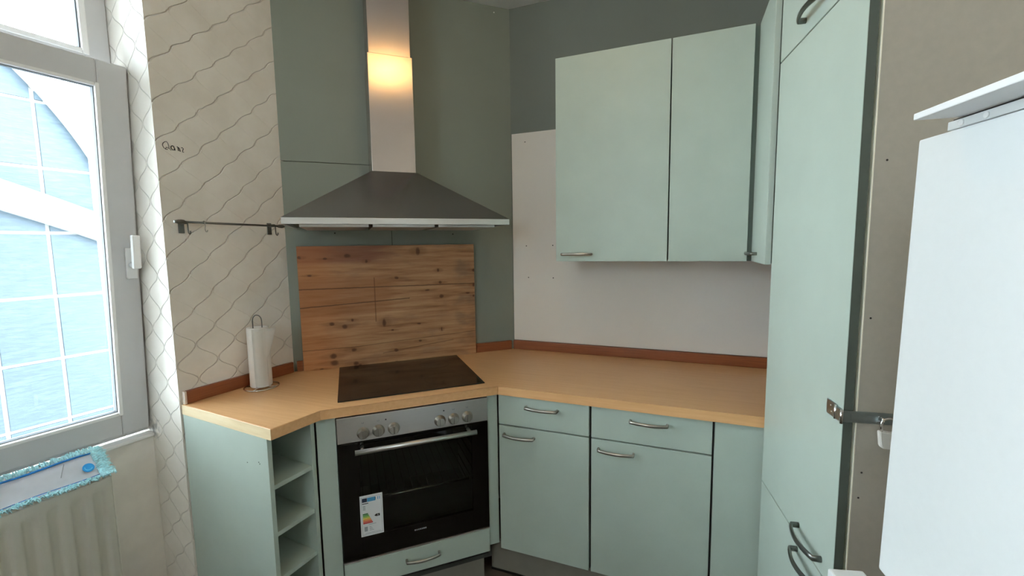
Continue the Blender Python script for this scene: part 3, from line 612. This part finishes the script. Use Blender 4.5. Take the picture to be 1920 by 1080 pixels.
# ------------------------------------------------------------------ extractor hood
def build_hood():
    th = Th('extractor_hood', 'stainless steel chimney extractor hood on the diagonal corner wall', 'extractor hood', FD, (.657, .24, 1.575))
    L0, L1, C0, C1, NF, ZL, ZC = .207, 1.107, .571, .763, .496, 1.612, 1.832
    def canopy(bm):
        lo = [bm.verts.new(p) for p in ((L0, .002, ZL), (L1, .002, ZL), (L1, NF, ZL), (L0, NF, ZL))]
        hi = [bm.verts.new(p) for p in ((C0-.004, .002, ZC), (C1+.004, .002, ZC), (C1+.004, .262, ZC), (C0-.004, .262, ZC))]
        bm.faces.new(lo[::-1]); bm.faces.new(hi)
        for i in range(4): bm.faces.new((lo[i], lo[(i+1) % 4], hi[(i+1) % 4], hi[i]))
    cn = th.part('canopy', 'hood_steel', canopy)
    th.part('front_lip', 'panel_steel', lambda bm: (box(bm, L0, L1, NF-.008, NF, 1.587, ZL-.0005, bev=.001), box(bm, L0, L0+.008, .002, NF-.008, 1.587, ZL-.0005), box(bm, L1-.008, L1, .002, NF-.008, 1.587, ZL-.0005)))
    th.box('underside', 'black', L0+.01, L1-.01, .004, NF-.01, 1.595, 1.603)
    for i in range(3):
        a0 = .262+i*.268
        f = th.box('grease_filter', 'panel_steel', a0, a0+.254, .10, .455, 1.577, 1.594, bev=.003)
    th.part('lower_chimney', 'steel', lambda bm: box(bm, C0, C1, .002, .256, ZC, 2.338, bev=.002))
    th.part('upper_chimney', 'steel', lambda bm: box(bm, C0+.006, C1-.006, .003, .250, 2.338, H-.001, bev=.002))
build_hood()

# ------------------------------------------------------------------ pine board
bd = Th('pine_board', 'knotty pine board standing upright behind the hob', 'board', FD, (.674, .019, .9008))
bd.part('board', 'pine', lambda bm: box(bm, .240, 1.108, .009, .030, .9008, 1.5055, bev=.0015))

# ------------------------------------------------------------------ paper towel
pc = Q(FW, -.787, -1.004)
def build_towel():
    x, y = pc; ld = Th('paper_towel_holder', 'wire paper towel stand on the left end of the worktop', 'paper holder', FW, (x, y, .9003))
    d = Vector((rt.x, rt.y, 0)).normalized()
    ld.part('base_ring', 'chrome', lambda bm: tube(bm, [(x+.066*math.cos(2*math.pi*i/40), y+.066*math.sin(2*math.pi*i/40), .9037) for i in range(40)], .0032, 8, closed=True))
    ld.part('cross_wire', 'chrome', lambda bm: (tube(bm, [(x-.066*d.x, y-.066*d.y, .9037), (x+.066*d.x, y+.066*d.y, .9037)], .003, 8), tube(bm, [(x+.066*d.y, y-.066*d.x, .9037), (x-.066*d.y, y+.066*d.x, .9037)], .003, 8)))
    h = .0195; pts = [(x-h*d.x, y-h*d.y, .9045), (x-h*d.x, y-h*d.y, 1.19)] + [(x-h*d.x*math.cos(a), y-h*d.y*math.cos(a), 1.19+.026*math.sin(a)) for a in [math.pi*i/12 for i in range(1, 12)]] + [(x+h*d.x, y+h*d.y, 1.19), (x+h*d.x, y+h*d.y, .9045)]
    ld.part('wire_loop', 'gun', lambda bm: tube(bm, pts, .0021, 8, refv=(d.y, -d.x, 0)))
    ro = Th('paper_roll', 'white roll of kitchen paper on the wire stand by the left wall', 'paper roll', FW, (x, y, .909))
    R = .0425
    def roll(bm):
        n = 40; prof = [(.0235, .002), (.040, 0), (R, .003), (R, .252), (.041, .255), (.0235, .254)]
        rings = [[bm.verts.new((x+rr*math.cos(2*math.pi*j/n), y+rr*math.sin(2*math.pi*j/n), .909+hh)) for j in range(n)] for rr, hh in prof]
        for A, B in zip(rings, rings[1:]+rings[:1]):
            for j in range(n): f = bm.faces.new((A[j], A[(j+1) % n], B[(j+1) % n], B[j])); f.smooth = True
    ro.part('roll', 'paper', roll)
    def flap(bm):
        # loose sheet: leaves the roll on the camera side and hangs out to the right, tapering below
        n0 = Vector((d.y, -d.x, 0)); rows = []
        for j in range(17):
            t = j/16; z = 1.160-.250*t; L = .075*max(.0, 1-t/.5)**.8 + .002
            row = []
            for i in range(9):
                s = i/8
                if s < .5:
                    a = (s/.5)*1.15; p = Vector((x, y, 0)) + n0*(R+.0012)*math.cos(a) + d*(R+.0012)*math.sin(a)
                else:
                    q = (s-.5)/.5; a = 1.15; p0 = Vector((x, y, 0)) + n0*(R+.0012)*math.cos(a) + d*(R+.0012)*math.sin(a)
                    tg = (d*.97 - n0*.10).normalized(); p = p0 + tg*L*q*.45 - n0*(.020*q*q*(1-t))
                row.append(bm.verts.new((p.x, p.y, z)))
            rows.append(row)
        for A, B in zip(rows, rows[1:]):
            for i in range(8):
                f = bm.faces.new((A[i], A[i+1], B[i+1], B[i])); f.smooth = True
        bmesh.ops.solidify(bm, geom=list(bm.faces), thickness=.0008)
    ro.part('loose_sheet', 'paper', flap)
build_towel()

# ------------------------------------------------------------------ hook rail
rl = Th('hook_rail', 'slim grey metal hook rail on the wallpapered left wall', 'rail', FL, (.255, .02, 1.60))
rl.part('bar', 'gun', lambda bm: tube(bm, [(.040, .04, 1.598), (.470, .04, 1.602)], .0042, 12))
for a0, a1, z in ((.028, .062, 1.598), (.432, .472, 1.602)):
    rl.part('finial', 'gun', lambda bm: lathe(bm, (a0, .04, z), (1, 0, 0), [(.003, 0), (.0075, .008), (.0085, .016), (.007, .03), (.0045, a1-a0)], 14))
for a in (.078, .432):
    br = rl.part('bracket', 'gun', lambda bm: (box(bm, a-.010, a+.010, .0008, .005, 1.560, 1.612, bev=.0015), tube(bm, [(a, .004, 1.60), (a, .04, 1.60)], .0065, 10)))
    rl.part('bracket_hook', 'gun', lambda bm: tube(bm, [(a-.004, .040, 1.598), (a-.004, .041, 1.572), (a-.004, .043, 1.561), (a-.004, .050, 1.556), (a-.004, .056, 1.561), (a-.004, .056, 1.568)], .0026, 8, refv=(1, 0, 0)), br)
hk = Th('wall_hook', 'single s-shaped steel hook hanging on the rail', 'hook', FL, (.370, .04, 1.57))
hk.part('wire', 'nickel', lambda bm: tube(bm, [(.370, .040+.0068*math.cos(a), 1.601+.0068*math.sin(a)) for a in [math.pi*1.25-math.pi*1.45*i/8 for i in range(9)]] + [(.369, .047, 1.590), (.369, .043, 1.580), (.368, .041, 1.572), (.367, .045, 1.566), (.366, .051, 1.566), (.366, .053, 1.571)], .0016, 8, refv=(1, 0, 0)))
hk.part('hook_tip', 'nickel', lambda bm: lathe(bm, (.366, .053, 1.570), (0, 0, 1), [(.001, -.001), (.0022, .001), (.001, .003)], 8))

# ------------------------------------------------------------------ radiator and mop pad
def build_radiator():
    th = Th('radiator', 'white panel radiator with vertical ribs in the window niche', 'radiator', FL, (1.15, -.14, .08))
    A0, A1, Z0, Z1, BF = .677, 1.62, .09, .683, -.100
    def front(bm):
        na, zs = 220, [Z0, Z0+.02, .16, .20, .60, .626, .637, .648, Z1-.004, Z1]; rows = []
        for z in zs:
            k = max(0., min(1., (.648-z)/.022)) * max(0., min(1., (z-.13)/.03)); row = []
            for i in range(na+1):
                a = A0+(A1-A0)*i/na; ph = ((a-.716)/.0575) % 1.0; pd = min(ph, 1-ph)
                rib = 1/(1+math.exp(-(.24-pd)*45)); e = -.004 if (i in (0, na) or z in (Z0, Z1)) else 0
                row.append(bm.verts.new((a, BF + e - .014*rib*k, z)))
            rows.append(row)
        for Aq, Bq in zip(rows, rows[1:]):
            for i in range(na):
                f = bm.faces.new((Aq[i], Aq[i+1], Bq[i+1], Bq[i])); f.smooth = True
        bmesh.ops.solidify(bm, geom=list(bm.faces), thickness=.0012)
    th.part('front_panel', 'rad', front)
    for a_ in (A0-.003, A1+.001): th.box('side_cover', 'rad', a_, a_+.002, -.190, -.104, Z0, Z1-.002)
    th.part('rear_panel', 'rad', lambda bm: box(bm, A0, A1, -.192, -.182, Z0, Z1-.004))
    th.part('top_grille', 'rad', lambda bm: (box(bm, A0, A1, -.182, -.176, Z1-.006, Z1-.003), [box(bm, A0+.004+i*.0235, A0+.012+i*.0235, -.182, -.106, Z1-.006, Z1-.003) for i in range(40)]), kind='stuff')
    for a_ in (.80, 1.46): th.box('wall_bracket', 'rad', a_, a_+.03, -.2295, -.192, .15, .60)
build_radiator()
def build_mop():
    th = Th('mop_pad', 'flat white mop pad with blue piping and teal fringe drying on the radiator', 'mop pad', FL, (.90, -.15, .685))
    A0, A1 = .668, 1.14
    def surf(a, v):      # v: 0 front .. 1 back
        zf, zb = .694, .768+.006*math.sin(a*9); b = -.096 + (-.205+.096)*v; s = v*v*(3-2*v)
        return Vector((a, b + .004*math.sin(a*17), zf + (zb-zf)*s*.92 + .003*math.sin(a*23+v*4)))
    def cornr(a): # rounded right end: narrows
        q = max(0, min(1, (a-A0)/.05)); return 1-math.sqrt(max(0, 1-(1-q)**2))
    def pad(bm):
        na, nv = 50, 14; rows = []
        for i in range(na+1):
            a = A0+(A1-A0)*i/na; c = cornr(a)*.30; rows.append([bm.verts.new(surf(a, c*.25+.05+(.80-c)*j/nv)) for j in range(nv+1)])
        for P_, Q_ in zip(rows, rows[1:]):
            for j in range(nv): f = bm.faces.new((P_[j], P_[j+1], Q_[j+1], Q_[j])); f.smooth = True
        bmesh.ops.solidify(bm, geom=list(bm.faces), thickness=.005)
    th.part('pad', 'mop_white', pad)
    up3 = Vector((0, .3, .95))
    def path(v0, n=50, lift=.004, a0=A0+.02): return [surf(a0+(A1-a0)*i/n, v0) + up3*lift for i in range(n+1)]
    th.part('piping', 'mop_blue', lambda bm: tube(bm, path(.80), [.0015+.004*min(1, i/8) for i in range(51)], 8, .003), label='broad dark blue piping along the back')
    th.part('piping', 'mop_blue', lambda bm: tube(bm, path(.17, lift=.0025), .0013, 6), label='thin blue piping along the front')
    th.part('seam', 'label_grey', lambda bm: tube(bm, [surf(.775+.004*i, .72-.06*i) + up3*.002 for i in range(6)], .0009, 6))
    c = surf(.722, .46); 
    nrm = (surf(.732, .46)-c).cross(surf(.722, .56)-c).normalized(); nrm = nrm if nrm.z > 0 else -nrm
    lg = th.part('logo_disc', 'mop_logo', lambda bm: lathe(bm, c+nrm*.0022, nrm, [(.0165, 0), (.0165, .0015)], 30), label='round blue emblem near the right end')
    th.part('logo_mark', 'mop_logo_light', lambda bm: tube(bm, [c+nrm*.0042+Vector((.010*math.cos(t), -.010*math.sin(t)*.7, .010*math.sin(t)*.7)) for t in [math.pi*(1.15+1.0*i/10) for i in range(11)]], .0013, 6), lg)
    def fr(bm):
        rnd = random.Random(3)
        def tuft(p, d):
            k = Vector((rnd.uniform(-1, 1), rnd.uniform(-1, 1), rnd.uniform(-.6, 1)))*.45; e = p + (d+k).normalized()*rnd.uniform(.010, .020)
            tube(bm, [p, (p+e)/2+Vector((0, 0, .003)), e+Vector((0, 0, -.003))], [.0028, .0024, .0008], 5)
        for i in range(520):
            a = A0+(A1-A0)*rnd.random()**1.15; tuft(surf(a, .82+rnd.random()*.16)+Vector((0, 0, .003)), Vector((0, -1, .6)))
        for i in range(420):
            a = A0+(A1-A0)*rnd.random()**1.15; tuft(surf(a, .02+rnd.random()*.12), Vector((0, .7, .1)))
        for i in range(260):
            v = rnd.random(); tuft(surf(A0+.006+cornr(A0+.01)*0+rnd.random()*.028, .08+v*.84)+Vector((0, 0, .002)), Vector((-1, .1, .35)))
    th.part('fringe', 'fringe', fr, kind='stuff')
build_mop()

# ------------------------------------------------------------------ ceiling lamp (warm bulb, above the picture)
lp = Th('ceiling_lamp', 'round warm ceiling lamp in the middle of the kitchen ceiling', 'lamp', FW, (LAMP_POS.x, LAMP_POS.y, H))
lp.part('canopy', 'nickel', lambda bm: lathe(bm, (LAMP_POS.x, LAMP_POS.y, H), (0, 0, -1), [(.05, 0), (.045, .02), (.012, .03), (.012, .035)], 24))
lp.part('globe', 'bulb', lambda bm: lathe(bm, LAMP_POS, (0, 0, 1), [(.085*math.sin(math.pi*i/16), -.085*math.cos(math.pi*i/16)) for i in range(17)], 28))
